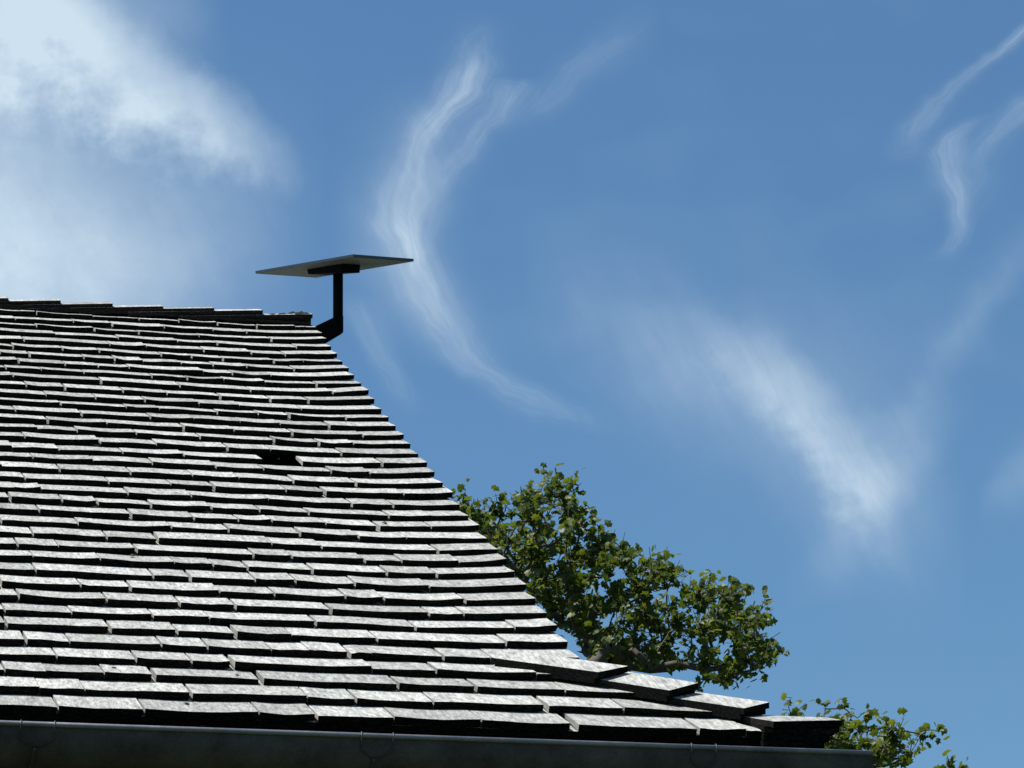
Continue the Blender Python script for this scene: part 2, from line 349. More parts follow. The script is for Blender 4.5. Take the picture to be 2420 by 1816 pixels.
JOINT = {1: [88, 221, 330, 424, 516, 609, 699], 2: [38, 175, 268, 390, 505, 585], 3: [88, 226, 330, 472, 556, 644], 4: [133, 281, 421, 516, 702], 5: [59, 261, 347, 484, 596, 676], 6: [33, 150, 237, 383, 455, 530, 650, 718], 7: [2, 73, 200, 273, 340, 430, 505, 585, 697], 8: [47, 156, 234, 307, 481, 551, 641], 9: [99, 200, 361, 445, 530, 628, 751], 10: [33, 242, 427, 594, 788], 11: [64, 157, 293, 397, 524, 642, 732], 12: [110, 228, 345, 472, 567, 713], 13: [146, 300, 378, 516, 612, 687, 820], 14: [38, 196, 357, 459, 569, 664, 781], 15: [116, 254, 437, 555, 694, 860], 16: [90, 184, 324, 475, 651, 757, 837], 17: [60, 239, 371, 541, 641, 809], 18: [30, 141, 292, 437, 716, 906], 19: [79, 222, 362, 512, 625, 785, 876], 20: [6, 144, 311, 456, 566, 696, 845], 21: [61, 259, 405, 509, 678, 772, 956], 22: [34, 100, 304, 454, 636, 835, 932], 23: [27, 149, 234, 360, 502, 616, 732, 921, 1015], 24: [95, 313, 461, 566, 645, 772, 899, 1021], 25: [5, 186, 407, 543, 712, 850, 962], 26: [80, 255, 376, 644, 763, 1038], 27: [44, 139, 326, 602, 693, 866, 951, 1086], 28: [79, 239, 414, 506, 588, 742, 917, 1036], 29: [86, 365, 454, 605, 701, 841, 1017], 30: [5, 193, 312, 521, 651, 818, 910, 1103], 31: [47, 255, 428, 560, 786, 1017, 1098], 32: [171, 364, 497, 750, 985, 1218], 33: [19, 265, 422, 561, 691, 894, 1199], 34: [65, 166, 384, 493, 643, 731, 831, 880, 1051, 1161], 35: [136, 324, 455, 556, 881, 1034, 1271], 36: [13, 109, 248, 370, 624, 945, 1129, 1338], 37: [95, 202, 456, 728, 844, 1026, 1298, 1476], 38: [139, 343, 614, 752, 933, 1140, 1368, 1655, 1766]}
TIGHT = {(34, 731), (34, 880), (36, 109), (22, 34), (23, 1015), (3, 556)}     # cracks and closed joints
WIDE = {(37, 1298): .013, (38, 1368): .020, (35, 556): .013, (36, 370): .011, (36, 624): .012, (36, 945): .008, (34, 831): .011, (33, 265): .010, (24, 899): .012, (20, 772): .009, (21, 772): .010, (37, 1026): .004, (13, 687): .009, (31, 786): .009, (37, 1476): .004}

house_base = P0 - E1 * 1.0 + E2 * 0.4; house_base.z = 0
M_HOUSE = Matrix.Translation(house_base) @ Matrix.Rotation(PSI, 4, 'Z')
house = empty('house', M_HOUSE); tag(house, 'house with grey wooden shingle roof and dark metal gutter', 'house')
C_TOP = CROW[0] + EXPO * 0.95                  # the ridge line
SLEFT = s_at(38, 0) - 1.1                      # the roof runs on past the left of the view
# boarding under the shingles, which also is the roof's own body
dz = -0.075
def end_s(c):
    k = min(range(1, NR + 1), key=lambda q: abs(CROW[q - 1] - c)); return SR[k]
dv = []; df = []
cs = [CROW[37] + .03] + [CROW[k - 1] for k in range(37, 0, -3)] + [C_TOP]
for c in cs:
    dv += [Vector((SLEFT - .6, c, dz)), Vector((end_s(c) - .06, c, dz))]
for i in range(len(cs) - 1): df.append((2 * i, 2 * i + 1, 2 * i + 3, 2 * i + 2))
roof = mesh('roof', dv, df, [M_DECK], house, M_ROOF)

def shingle_vf(w, e, t, row, s0, skew=0.0, cup=0.0, twist=0.0, y0=0.0, y1=0.0, n=7, length=0.24, seedv=0.0):
    """one split shingle: x across, y up the slope, z off the roof; butt at y = 0"""
    V = []; Fc = []; MI = []
    ys = [0.0, e * 1.02, length]
    for j, y in enumerate(ys):
        fade = 1.0 - 0.55 * min(1.0, y / (e * 1.6))
        for i in range(n + 1):
            f = i / n; x = w * f + (skew * y * f if skew else 0.0)
            yy = y + ((y0 * (1 - f) + y1 * f + random.uniform(-.0013, .0013)) if j == 0 else 0)
            z = -(t / e) * y + (cup * (2 * f - 1) ** 2 + twist * (2 * f - 1) + 0.0007 * math.sin(f * 7 + seedv * 90) + random.uniform(-.0004, .0004)) * fade + lift(row, s0 + x)
            V.append((x, yy, z))
        for i in range(n + 1):
            x, yy, z = V[len(V) - n - 1]
            V.append((x, yy + (0.0015 if j == 0 else 0), z - t * max(0.2, 1 - y / length * .75)))
    k = n + 1; row_ = 2 * k
    for j in range(2):
        a = j * row_; b = a + row_
        for i in range(n):
            Fc.append((a + i, a + i + 1, b + i + 1, b + i)); MI.append(0)
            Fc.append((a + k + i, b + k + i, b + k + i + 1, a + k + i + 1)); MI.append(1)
        Fc.append((a, b, b + k, a + k)); MI.append(2)
        Fc.append((a + n, a + k + n, b + k + n, b + n)); MI.append(2)
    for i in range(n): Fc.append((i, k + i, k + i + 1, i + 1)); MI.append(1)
    return V, Fc, MI

n_sh = 0
extra = []                                     # courses beyond the left edge of the view
for row in range(1, NR + 1):
    c = CROW[row - 1]; e = (CROW[row - 2] - c) if row > 1 else EXPO
    xs = JOINT[row]; lefts = [(s_at(row, x), x) for x in xs]
    first = lefts[0][0]
    # the shingle cut by the picture's left edge, then the run-on
    pre = []; s = first
    while s > SLEFT:
        s -= random.uniform(.11, .25); pre.append((s, None))
    lefts = pre[::-1] + lefts
    for i, (s0, x) in enumerate(lefts):
        last = i == len(lefts) - 1
        if not last:
            nx = lefts[i + 1][1]
            gap = WIDE.get((row, nx), random.choice((.003, .004, .005, .006, .008)))
            if (row, nx) in TIGHT: gap = .0008
            s1 = lefts[i + 1][0] - gap
        else: s1 = SR[row]
        if row == 18 and x == 437: s1 = s_at(18, 620)
        skew = 0.0
        if last:
            if row < 35: skew = (SR[row] - SR[row + 1]) / (CROW[row - 1] - CROW[row]) if row < 34 else (SR[33] - SR[34]) / (CROW[32] - CROW[33])
            else: skew = (SR[34] - S_COR) / (CROW[33] - CROW[37])
        t = TH * random.uniform(.9, 1.1) * (1.05 if row > 30 else 1.0)
        ov = random.gauss(0, .0011); dy = random.uniform(-.0025, .0025)
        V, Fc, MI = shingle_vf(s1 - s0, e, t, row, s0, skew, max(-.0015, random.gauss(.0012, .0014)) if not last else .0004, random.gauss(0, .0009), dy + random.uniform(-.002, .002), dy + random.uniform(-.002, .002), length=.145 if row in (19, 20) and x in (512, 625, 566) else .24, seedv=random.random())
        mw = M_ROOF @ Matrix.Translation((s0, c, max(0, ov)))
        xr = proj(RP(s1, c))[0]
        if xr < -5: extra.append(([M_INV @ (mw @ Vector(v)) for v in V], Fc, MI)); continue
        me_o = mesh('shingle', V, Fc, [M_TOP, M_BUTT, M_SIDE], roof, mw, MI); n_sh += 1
print('shingles', n_sh)
V = []; Fc = []; MI = []
for v, f, m_ in extra:
    b = len(V); V += v; Fc += [tuple(i + b for i in q) for q in f]; MI += m_
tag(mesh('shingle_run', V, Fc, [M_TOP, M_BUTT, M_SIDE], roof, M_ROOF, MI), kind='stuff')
# doubled starter course under the eaves shingles
sx = SLEFT
while sx < S_COR - .05:
    w = random.uniform(.16, .30); s1 = min(sx + w, S_COR - .01)
    for lay in (1, 2):
        o_ = .06 * lay; a = sx + o_; b = min(s1 + o_, S_COR - .012)
        if b - a < .02: continue
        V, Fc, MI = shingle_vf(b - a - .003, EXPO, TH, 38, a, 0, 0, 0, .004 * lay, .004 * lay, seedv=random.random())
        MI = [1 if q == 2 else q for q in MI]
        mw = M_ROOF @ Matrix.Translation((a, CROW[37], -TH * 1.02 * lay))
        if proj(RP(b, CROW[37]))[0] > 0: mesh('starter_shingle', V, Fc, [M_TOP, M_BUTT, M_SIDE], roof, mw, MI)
    sx = s1
# knots in the eaves course, and dry leaves lying on the roof
def blob_vf(p, ax, ay, az_, n=9, jag=.25):
    """a small low irregular lump on the surface at p"""
    V = [p + az_]; Fc = []
    for k in range(n):
        a_ = 2 * math.pi * k / n; q = random.uniform(1 - jag, 1 + jag); V.append(p + ax * (math.cos(a_) * q) + ay * (math.sin(a_) * q))
    for k in range(n): Fc.append((0, 1 + k, 1 + (k + 1) % n))
    return V, Fc
M_KNOT = dark_wood('dark_knot', (0.02, 0.018, 0.016, 1), (0.05, 0.045, 0.04, 1))
TOPN = (NRM + UPS * (TH / EXPO)).normalized(); TOPU = E1.cross(TOPN) * -1.0
TOPU = TOPU if TOPU.dot(UPS) > 0 else -TOPU
def on_top(x, y, row):
    """pixel -> point on the upper face of a shingle in the course"""
    q = RP(0, CROW[row - 1], .0015); d = ray(x, y); return CAM + d * ((q - CAM).dot(TOPN) / d.dot(TOPN))
for x, y, row, a_, b_ in ((441, 1662, 38, .0062, .010), (270, 1586 - 8, 36, .006, .012), (560, 1594, 36, .005, .009)):
    p = on_top(x, y, row); v, f = blob_vf(p, E1 * a_, TOPU * b_, TOPN * .0012, 10, .12); mesh('knot', v, f, [M_KNOT], roof, None)
def dry_leaf_mat():
    m, T = mat('dry_leaf'); principled(T, T.mix(rnd(T), (0.035, 0.026, 0.016, 1), (0.07, 0.05, 0.03, 1)), 0.8, 0, 0.2); return m
M_DRY = dry_leaf_mat()
for x, y, row, lab in ((312, 1315.5, 28, 'small curled brown leaf lying on the grey shingles left of centre'), (909, 1238, 24, 'tiny dark leaf scrap on the shingle right of the roof hole'), (1163, 1349, 28, 'little dark leaf crumbs on a shingle close to the right roof edge')):
    p = on_top(x, y, row); v, f = blob_vf(p + TOPN * .002, E1 * .0085, TOPU * .012, TOPN * .006, 8, .4)
    tag(mesh('dry_leaf', v, f, [M_DRY], None, Matrix.Identity(4)), lab, 'leaf', 'dry leaves lying on the roof')
# ------------------------------------------------------------------ the steep end of the roof and the back slope
W_RIDGE = C_TOP * math.cos(SLOPE)
V = []; Fc = []; MI = []
for k in range(38, 0, -1):
    c = CROW[k - 1]; p = RP(SR[k], c, LIFT[k] * .5); 
    c2 = CROW[k - 2] if k > 1 else C_TOP; s2 = SR[k - 1] if k > 1 else SR[1] - .03
    p2 = RP(s2, c2, -TH); dn = E1 * -.012
    q = max(0.02, 2 * (W_RIDGE - c * math.cos(SLOPE))); q2 = max(0.02, 2 * (W_RIDGE - c2 * math.cos(SLOPE)))
    b = len(V); p = p + dn - EZ * .010; p2 = p2 + dn - EZ * .010
    V += [p, p + E2 * q, p2 + E2 * q2, p2, p - EZ * TH * 1.6 - E1 * .004, p + E2 * q - EZ * TH * 1.6 - E1 * .004]
    Fc += [(b, b + 1, b + 2, b + 3), (b, b + 4, b + 5, b + 1)]; MI += [0, 1]
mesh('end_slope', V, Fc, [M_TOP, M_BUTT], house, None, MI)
ridge_pt = lambda s: RP(s, C_TOP, -.03)
bl = RP(SLEFT - .6, CROW[37], 0) + E2 * 2 * W_RIDGE; br = RP(S_COR, CROW[37], 0) + E2 * 2 * W_RIDGE
mesh('back_slope', [ridge_pt(SLEFT - .6), ridge_pt(SR[1] - .05), br, bl], [(0, 3, 2, 1)], [M_TOP], house)

# ------------------------------------------------------------------ ridge boards
RX = [-100, 20, 143.8, 266.7, 386, 506.5, 621.5, 739]
RYR = [697, 704.5, 710.3, 717.5, 724.5, 728.5, 733.5, 742.5]
C_RF = CROW[0] + .045                          # where the ridge boards' front edge lies
TILT = R(6.5)                                 # the boards lie flatter than the slope
RB_UP = (E2 * math.cos(SLOPE - TILT) + EZ * math.sin(SLOPE - TILT)); RB_N = -E2 * math.sin(SLOPE - TILT) + EZ * math.cos(SLOPE - TILT)
cap_n = 0
def ridge_point(x, y):
    """front edge of a ridge board: on the upright plane through the boards' front edge line"""
    q0 = RP(0, C_RF, 0); d = ray(x, y); t = (q0 - CAM).dot(E2) / d.dot(E2); return CAM + d * t
ends = [ridge_point(x, y) for x, y in zip(RX, RYR)]
ends = [ends[0] + (ends[0] - ends[1]) * k for k in (3, 2, 1)] + ends
for i in range(len(ends)):
    e_ = ends[i]; tl = 0.50; dirn = (E1 * 1.0 - EZ * 0.0).normalized()
    drop = 0.081
    a = (-(E1) - EZ * drop).normalized() * tl                       # runs back to the left, sinking under its neighbours
    wdt = .085 if i < len(ends) - 1 else .05
    th = .0155
    n_ = RB_N
    o = e_ - n_ * th
    v, f = box_vf(o + a, -a, RB_UP * wdt, n_ * th)
    v = [Vector(p) for p in v]
    for q in v: q += n_ * random.uniform(-.0008, .0008) + RB_UP * random.uniform(-.0015, .0015)
    mo = [1, 0, 1, 1, 1, 1]
    mesh('ridge_board', v, f, [M_TOP, M_CAPEDGE], roof, None, mo)
    # its twin on the far side
    top = e_ + RB_UP * wdt
    dn2 = (E2 * math.cos(SLOPE) - EZ * math.sin(SLOPE)); n2 = E2 * math.sin(SLOPE) + EZ * math.cos(SLOPE)
    v, f = box_vf(top + a - n2 * th, -a, dn2 * .12, n2 * th)
    mesh('ridge_board', v, f, [M_TOP, M_CAPEDGE], roof, None, [1, 0, 1, 1, 1, 1])
# packing boards below the topmost layer, closing the ridge to the first course
pk = ridge_point(739, 769); 
v, f = box_vf(pk - E1 * 2.2 + RB_UP * .004, E1 * (2.2 - .006), RB_UP * .08, RB_N * .010)
mesh('ridge_batten', v, f, [M_CAPEDGE], roof, None)
# moss on the split end of the last ridge board
def moss_mat():
    m, T = mat('moss'); oc = T.n('ShaderNodeTexCoord').outputs['Object']
    principled(T, T.mix(T.noise(oc, 90.0, 4.0, 0.7), (0.010, 0.011, 0.007, 1), (0.035, 0.036, 0.024, 1)), 0.95, 0, 0.1, bump(T, T.noise(oc, 260.0, 3.0), 0.8, 0.004)); return m
M_MOSS = moss_mat(); parts = []
e_ = ends[-1]
ad = (-E1 - EZ * .081).normalized()
v, f = box_vf(e_ - RB_N * (.0158 + .034) + ad * .34 + RB_UP * .003, -ad * (.34 - .004), RB_UP * .046, RB_N * .034)
mesh('ridge_end_block', v, f, [M_CAPEDGE], roof, None)
for k in range(26):
    u_ = random.random() ** 1.4; p = e_ - E1 * (.022 + u_ * .15) - EZ * (u_ * .17 * .081) + RB_UP * random.uniform(.004, .046) - RB_N * .002
    r_ = random.uniform(.005, .012) * (1.15 - .6 * u_)
    parts.append(blob_vf(p, E1 * r_ * 1.5, RB_UP * r_, RB_N * r_ * random.uniform(.5, .95), 8, .3))
v, f = join(parts); tag(mesh('moss', v, f, [M_MOSS], roof, None, smooth=True), kind='stuff')
# ------------------------------------------------------------------ hip boards at the foot of the end
HIP_A = (RP(S_COR, CROW[37]) - RP(SR[34], CROW[33])).normalized()
perp_f = NRM.cross(HIP_A).normalized()
if perp_f.dot(UPS) < 0: perp_f = -perp_f
perp_h = EZ.cross(HIP_A).normalized()
if perp_h.dot(E2) < 0: perp_h = -perp_h
def fit_dir(tip, bas1, bas2, target):
    """vector bas1*a + bas2*b that carries tip to the target pixel"""
    a_, b_ = .05, .05
    for _ in range(10):
        p = proj(tip + bas1 * a_ + bas2 * b_); p1 = proj(tip + bas1 * (a_ + 1e-3) + bas2 * b_); p2 = proj(tip + bas1 * a_ + bas2 * (b_ + 1e-3))
        J = np.array([[p1[0] - p[0], p2[0] - p[0]], [p1[1] - p[1], p2[1] - p[1]]]) / 1e-3
        da, db = np.linalg.solve(J, [target[0] - p[0], target[1] - p[1]]); a_ += da; b_ += db
    return bas1 * a_ + bas2 * b_
# front corner, where that front edge runs to on the upper side, and the far corner of the butt
hips = [((1413.6, 1589), (1160, 1555), (1484, 1574), .031), ((1582.6, 1632), (1423, 1607), (1650, 1614), .031), ((1758, 1673.7), (1600, 1651), (1818, 1660), .031), ((1828, 1705), (1768, 1695), (1989, 1702.5), .031)]
for i, (tp, ap, bp, h) in enumerate(hips):
    s, c = on_plane(*tp, h); tip = RP(s, c, h); th = .0155
    se, ce = on_plane(*ap, .007 if i == 0 else .010); av = RP(se, ce, .007 if i == 0 else .010) - tip; a = av.normalized()
    bv = fit_dir(tip, perp_f, perp_h, bp) if i < 3 else fit_dir(tip, E1, UPS, bp)
    if i == 0: print('hip dirs', a, bv, bv.length)
    ln = av.length + (.0, .06, .06, .08)[i]; print('hip board', ln, bv.length)
    n_ = a.cross(bv).normalized(); n_ = n_ if n_.z > 0 else -n_
    for nm, dpt, inset, l_, th in (('hip_board', 0.0, 0.0, ln, .0155), ('hip_underboard', .0157, .010, ln * .93, .0145)):
        o = tip - n_ * (th + dpt) + a * inset + bv * (inset * .4)
        q = [o + a * l_, o, o + bv, o + bv + a * (l_ if i < 3 else l_ - .12)]
        v = q + [p + n_ * th for p in q]
        for p in v: p += n_ * random.uniform(-.0007, .0007)
        f = [(0, 3, 2, 1), (4, 5, 6, 7), (0, 1, 5, 4), (1, 2, 6, 5), (2, 3, 7, 6), (3, 0, 4, 7)]
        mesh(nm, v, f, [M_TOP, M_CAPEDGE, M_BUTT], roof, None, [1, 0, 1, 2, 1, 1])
HIP_N = n_
# boards stacked at the eaves corner, under the last hip board
s, c = on_plane(1828, 1705, .031); tip = RP(s, c, .031)
for j in range(4):
    o = tip - HIP_N * .030 - EZ * (.0155 * j - .004) - E1 * .002 * j + E2 * (.003 + .001 * j)
    wj = .152 - .011 * j
    q = [o - E1 * .02, o + E1 * wj, o + E1 * (wj - .05) + E2 * .15, o - E1 * .02 + E2 * .15]
    v = q + [p + EZ * .0150 for p in q]
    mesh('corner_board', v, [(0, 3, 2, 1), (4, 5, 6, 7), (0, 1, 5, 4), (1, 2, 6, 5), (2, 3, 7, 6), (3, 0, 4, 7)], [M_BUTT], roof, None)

# ------------------------------------------------------------------ gutter
GW = -0.085; GR = 0.074
q0 = P0 + E2 * GW; d = ray(0, 1709.5); t = (q0 - CAM).dot(E2) / d.dot(E2); rim0 = CAM + d * t
d = ray(2062, 1781); t = (q0 - CAM).dot(E2) / d.dot(E2); rim1 = CAM + d * t
print('rim z', rim0.z, rim1.z)
rz = (rim0.z + rim1.z) / 2
GA = Vector((rim0.x, rim0.y, rim0.z)) - E1 * 1.4; GB = rim1
gdir = (rim1 - rim0).normalized(); GA = rim0 - gdir * 1.4; GL = (GB - GA).length
def gsec(r, n=14):                             # section from the front rim round to the back, as (in, up) offsets from the rim
    return [(r - r * math.cos(a), -r * math.sin(a)) for a in (math.pi * k / n for k in range(n + 1))]
sec = gsec(GR); inner = [(GR + (u - GR) * .96, v_ * .96) for u, v_ in sec]
V = []; Fc = []
NSEG = 12
for i in range(NSEG + 1):
    p = GA + gdir * (GL * i / NSEG)
    for u, v_ in sec: V.append(p + E2 * u + EZ * (v_ - .006))
    for u, v_ in inner: V.append(p + E2 * u + EZ * (v_ - .006))
m_ = len(sec); st = 2 * m_
for i in range(NSEG):
    a = i * st; b = a + st
    for k in range(m_ - 1):
        Fc.append((a + k, a + k + 1, b + k + 1, b + k)); Fc.append((a + m_ + k, b + m_ + k, b + m_ + k + 1, a + m_ + k + 1))
gutter = mesh('gutter', V, Fc, [M_ZINC], house, None, smooth=True)
v, f = tube_vf([GA - E2 * .0015, GA + gdir * GL * .5 - E2 * .0015, GB - E2 * .0015], .0062, 12)
mesh('rim', v, f, [M_BEAD], gutter, None, smooth=True)
v = [GB + gdir * .001 + E2 * u + EZ * (w_ - .006) for u, w_ in sec]
v += [p + gdir * .002 for p in v]
n_ = len(sec)
mesh('end_cap', v, [tuple(range(n_)), tuple(reversed(range(n_, 2 * n_)))] + [(k, k + n_, k + n_ + 1, k + 1) for k in range(n_ - 1)], [M_ZINC], gutter, None)
def on_gutter(x, y):
    q0 = GA; d = ray(x, y); t = (q0 - CAM).dot(E2) / d.dot(E2); return (CAM + d * t - GA).dot(gdir)
def gpt(along, ang, off=.0035):
    r = GR + off; return GA + gdir * along + E2 * (GR - r * math.cos(ang)) + EZ * (-r * math.sin(ang) - .006)
for xl, xr, xc, xb in ((47, 127, 84, 76), (853, 928, 886, 878), (1632, 1690, 1662, 1656)):
    al, ar, ac, ab = (on_gutter(x, 1760) for x in (xl, xr, xc, xb))
    ks = [gpt(ac + (ab - ac) * k / 10, R(34) + R(66) * k / 10, .003) for k in range(11)]
    v, f = tube_vf(ks, .0046, 8); parts = [(v, f)]
    hg = mesh('gutter_hanger', v, f, [M_WIRE], gutter, None, smooth=True)
    for a0 in (al, ar):
        hook = [GA + gdir * (a0 + .003) + E2 * .016 + EZ * .002, GA + gdir * (a0 + .0025) + E2 * .006 + EZ * .0105, GA + gdir * (a0 + .001) - E2 * .0065 + EZ * .0065, GA + gdir * a0 - E2 * .0100 - EZ * .004, gpt(a0, R(10), .004), gpt(a0, R(20), .003), gpt(a0 + (ac - a0) * .5, R(28), .003), gpt(ac, R(36), .003)]
        v, f = tube_vf(hook, .0014, 6); mesh('hook_wire', v, f, [M_WIRE], hg, None, smooth=True)
# soffit and walls, below the frame
wf = P0 + E2 * .38; zt = P0.z - .10
a = wf - E1 * 3.2; b = wf + E1 * (S_COR - .30); dpt = E2 * (2 * W_RIDGE - .76)
v, f = box_vf(Vector((a.x, a.y, 0)), Vector((b.x - a.x, b.y - a.y, 0)), dpt, EZ * zt)
mesh('wall', v, f, [M_WALL], house, None)
v, f = box_vf(P0 - E1 * 3.2 + E2 * .07 - EZ * .125, E1 * (3.2 + S_COR - .08), E2 * .30, EZ * .018)
mesh('soffit', v, f, [M_DECK], house, None)
v, f = box_vf(P0 - E1 * 3.2 + E2 * .068 - EZ * .16, E1 * (3.2 + S_COR - .08), E2 * .022, EZ * .11)
mesh('fascia_board', v, f, [M_DECK], house, None)

# ------------------------------------------------------------------ the antenna
DIST = 13.3
MPP = DIST / FPX
dirc = ray(799, 700)
def cpt(x, y, depth=0.0): 
    """pixel at the mast's distance plus depth"""
    d = ray(x, y); return CAM + d * ((DIST + depth) / d.dot(FW))
TC = cpt(834.6, 601.4, -.10)
def far_corner(x, y, length):
    """point on the pixel's ray, behind TC, at the given distance from it"""
    d = ray(x, y); p = TC - CAM; bq = d.dot(p); disc = bq * bq - (p.dot(p) - length ** 2); return CAM + d * (bq + math.sqrt(max(0, disc)))
U = TC - far_corner(603.6, 641, .530); v3 = far_corner(977.7, 612, .322) - TC
print('antenna: edge angle', math.degrees(U.angle(v3)))
v3 = v3 - U * (v3.dot(U) / U.dot(U)) * .5
Vv = v3                                                                        # left->near, near->right
Nn = U.cross(Vv).normalized(); Nn = Nn if Nn.z > 0 else -Nn
Lc = TC - U
mast_foot = cpt(755, 800, .25)
dish = empty('satellite_antenna', Matrix.Translation(mast_foot)); tag(dish, 'flat satellite antenna panel on black bent mast beside the ridge', 'antenna')
def frustum(o, a, b, n_, h0, ins, h1):
    q = [o, o + a, o + a + b, o + b]; cen = o + a * .5 + b * .5
    lo = [p - n_ * h0 for p in q]; lo2 = [cen + (p - cen) * ins - n_ * h1 for p in lo]
    return q, lo, lo2
th = .010
q = [Lc, Lc + U, Lc + U + Vv, Lc + Vv]; lo = [p - Nn * th for p in q]
ctr = Lc + U * .5 + Vv * .5
mesh('panel_rim', q + lo, [(0, 1, 2, 3), (0, 4, 5, 1), (1, 5, 6, 2), (2, 6, 7, 3), (3, 7, 4, 0)], [M_FACE, M_RIM], dish, None, [0, 1, 1, 1, 1])
lo_ = [p + (ctr - p).normalized() * .002 - Nn * .0005 for p in lo]
bx = U.normalized() * .094; by = Vv.normalized() * .050
bc = ctr + U * .035 - Vv * .07 - Nn * .012
inn = [bc - bx - by, bc + bx - by, bc + bx + by, bc - bx + by]
mesh('panel_shell', lo_ + inn, [(0, 4, 5, 1), (1, 5, 6, 2), (2, 6, 7, 3), (3, 7, 4, 0), (4, 7, 6, 5)], [M_SHELL], dish, None)
inn2 = [p - Nn * k_ + (bc - p) * .04 for p, k_ in zip(inn, (.018, .034, .030, .018))]; inn1 = [p + Nn * .006 for p in inn]
mesh('mount_box', inn1 + inn2, [(0, 1, 2, 3), (7, 6, 5, 4), (0, 4, 5, 1), (1, 5, 6, 2), (2, 6, 7, 3), (3, 7, 4, 0)], [M_BLACK], dish, None)
dm = (bc - CAM).dot(FW) - DIST; print('mast depth', dm, proj(bc))
mtop = cpt(798.8, 644, dm); mb = cpt(798.8, 770, dm)
v, f = tube_vf([mtop, cpt(798.8, 700, dm), mb], .0190, 24)
mesh('mast', v, f, [M_BLACK], dish, None, smooth=True)
# the bent foot: a flat arm that runs back to the end of the roof
A0 = [cpt(786.6, 752, dm), cpt(811, 748, dm), cpt(811, 785, dm), cpt(805.5, 790.5, dm), cpt(771, 811, dm), cpt(735, 834, dm), cpt(715, 787, dm), cpt(743, 772.7, dm)]
off = FW * .034
v = [p - off * .5 for p in A0] + [p + off * .5 for p in A0]; n_ = len(A0)
mesh('foot_arm', v, [tuple(reversed(range(n_))), tuple(range(n_, 2 * n_))] + [(k, (k + 1) % n_, n_ + (k + 1) % n_, n_ + k) for k in range(n_)], [M_BLACK], dish, None)

# ------------------------------------------------------------------ trees
def leaf_mesh(name, k):
    rr = random.Random(k); pts = []
    prof = [(0, -.5), (.16, -.46), (.40, -.30), (.30, -.10), (.50, .12), (.28, .16), (.20, .30), (0, .56)]
    half = [(x * rr.uniform(.85, 1.12), y * rr.uniform(.9, 1.08)) for x, y in prof]
    right = half; left = [(-x * rr.uniform(.88, 1.1), y) for x, y in half[1:-1]][::-1]
    out = right + left; droop = rr.uniform(.05, .28); fold = rr.uniform(.05, .3)
    V = [(0, -.05, .02)] + [(x, y, -fold * abs(x) - droop * max(0, y) ** 2 * 2 + rr.uniform(-.04, .04)) for x, y in out]
    n = len(out); Fc = [(0, 1 + i, 1 + (i + 1) % n) for i in range(n)]
    return np.array(V), Fc
LEAVES = [leaf_mesh('leaf', k) for k in range(8)]
LEAF_ME = []
for Vl, Fl in LEAVES:
    me = bpy.data.meshes.new('leaf'); me.from_pydata([tuple(v) for v in Vl], [], Fl); me.materials.append(M_LEAF); me.update(); LEAF_ME.append(me)
def inside(poly, x, y):
    c = False; j = len(poly) - 1
    for i in range(len(poly)):
        (xi, yi), (xj, yj) = poly[i], poly[j]
        if (yi > y) != (yj > y) and x < (xj - xi) * (y - yi) / (yj - yi) + xi: c = not c
        j = i
    return c
def rand_rot():
    """leaf blade: mostly facing the light, hanging outwards"""
    n = Vector((random.gauss(0, .75) - .15, random.gauss(0, .75) - .1, random.gauss(.75, .6))).normalized()
    t = Vector((random.gauss(0, 1), random.gauss(0, 1), random.gauss(-.35, .6))); t = (t - n * t.dot(n)).normalized()
    x = t.cross(n); return Matrix((x, t, n)).transposed()

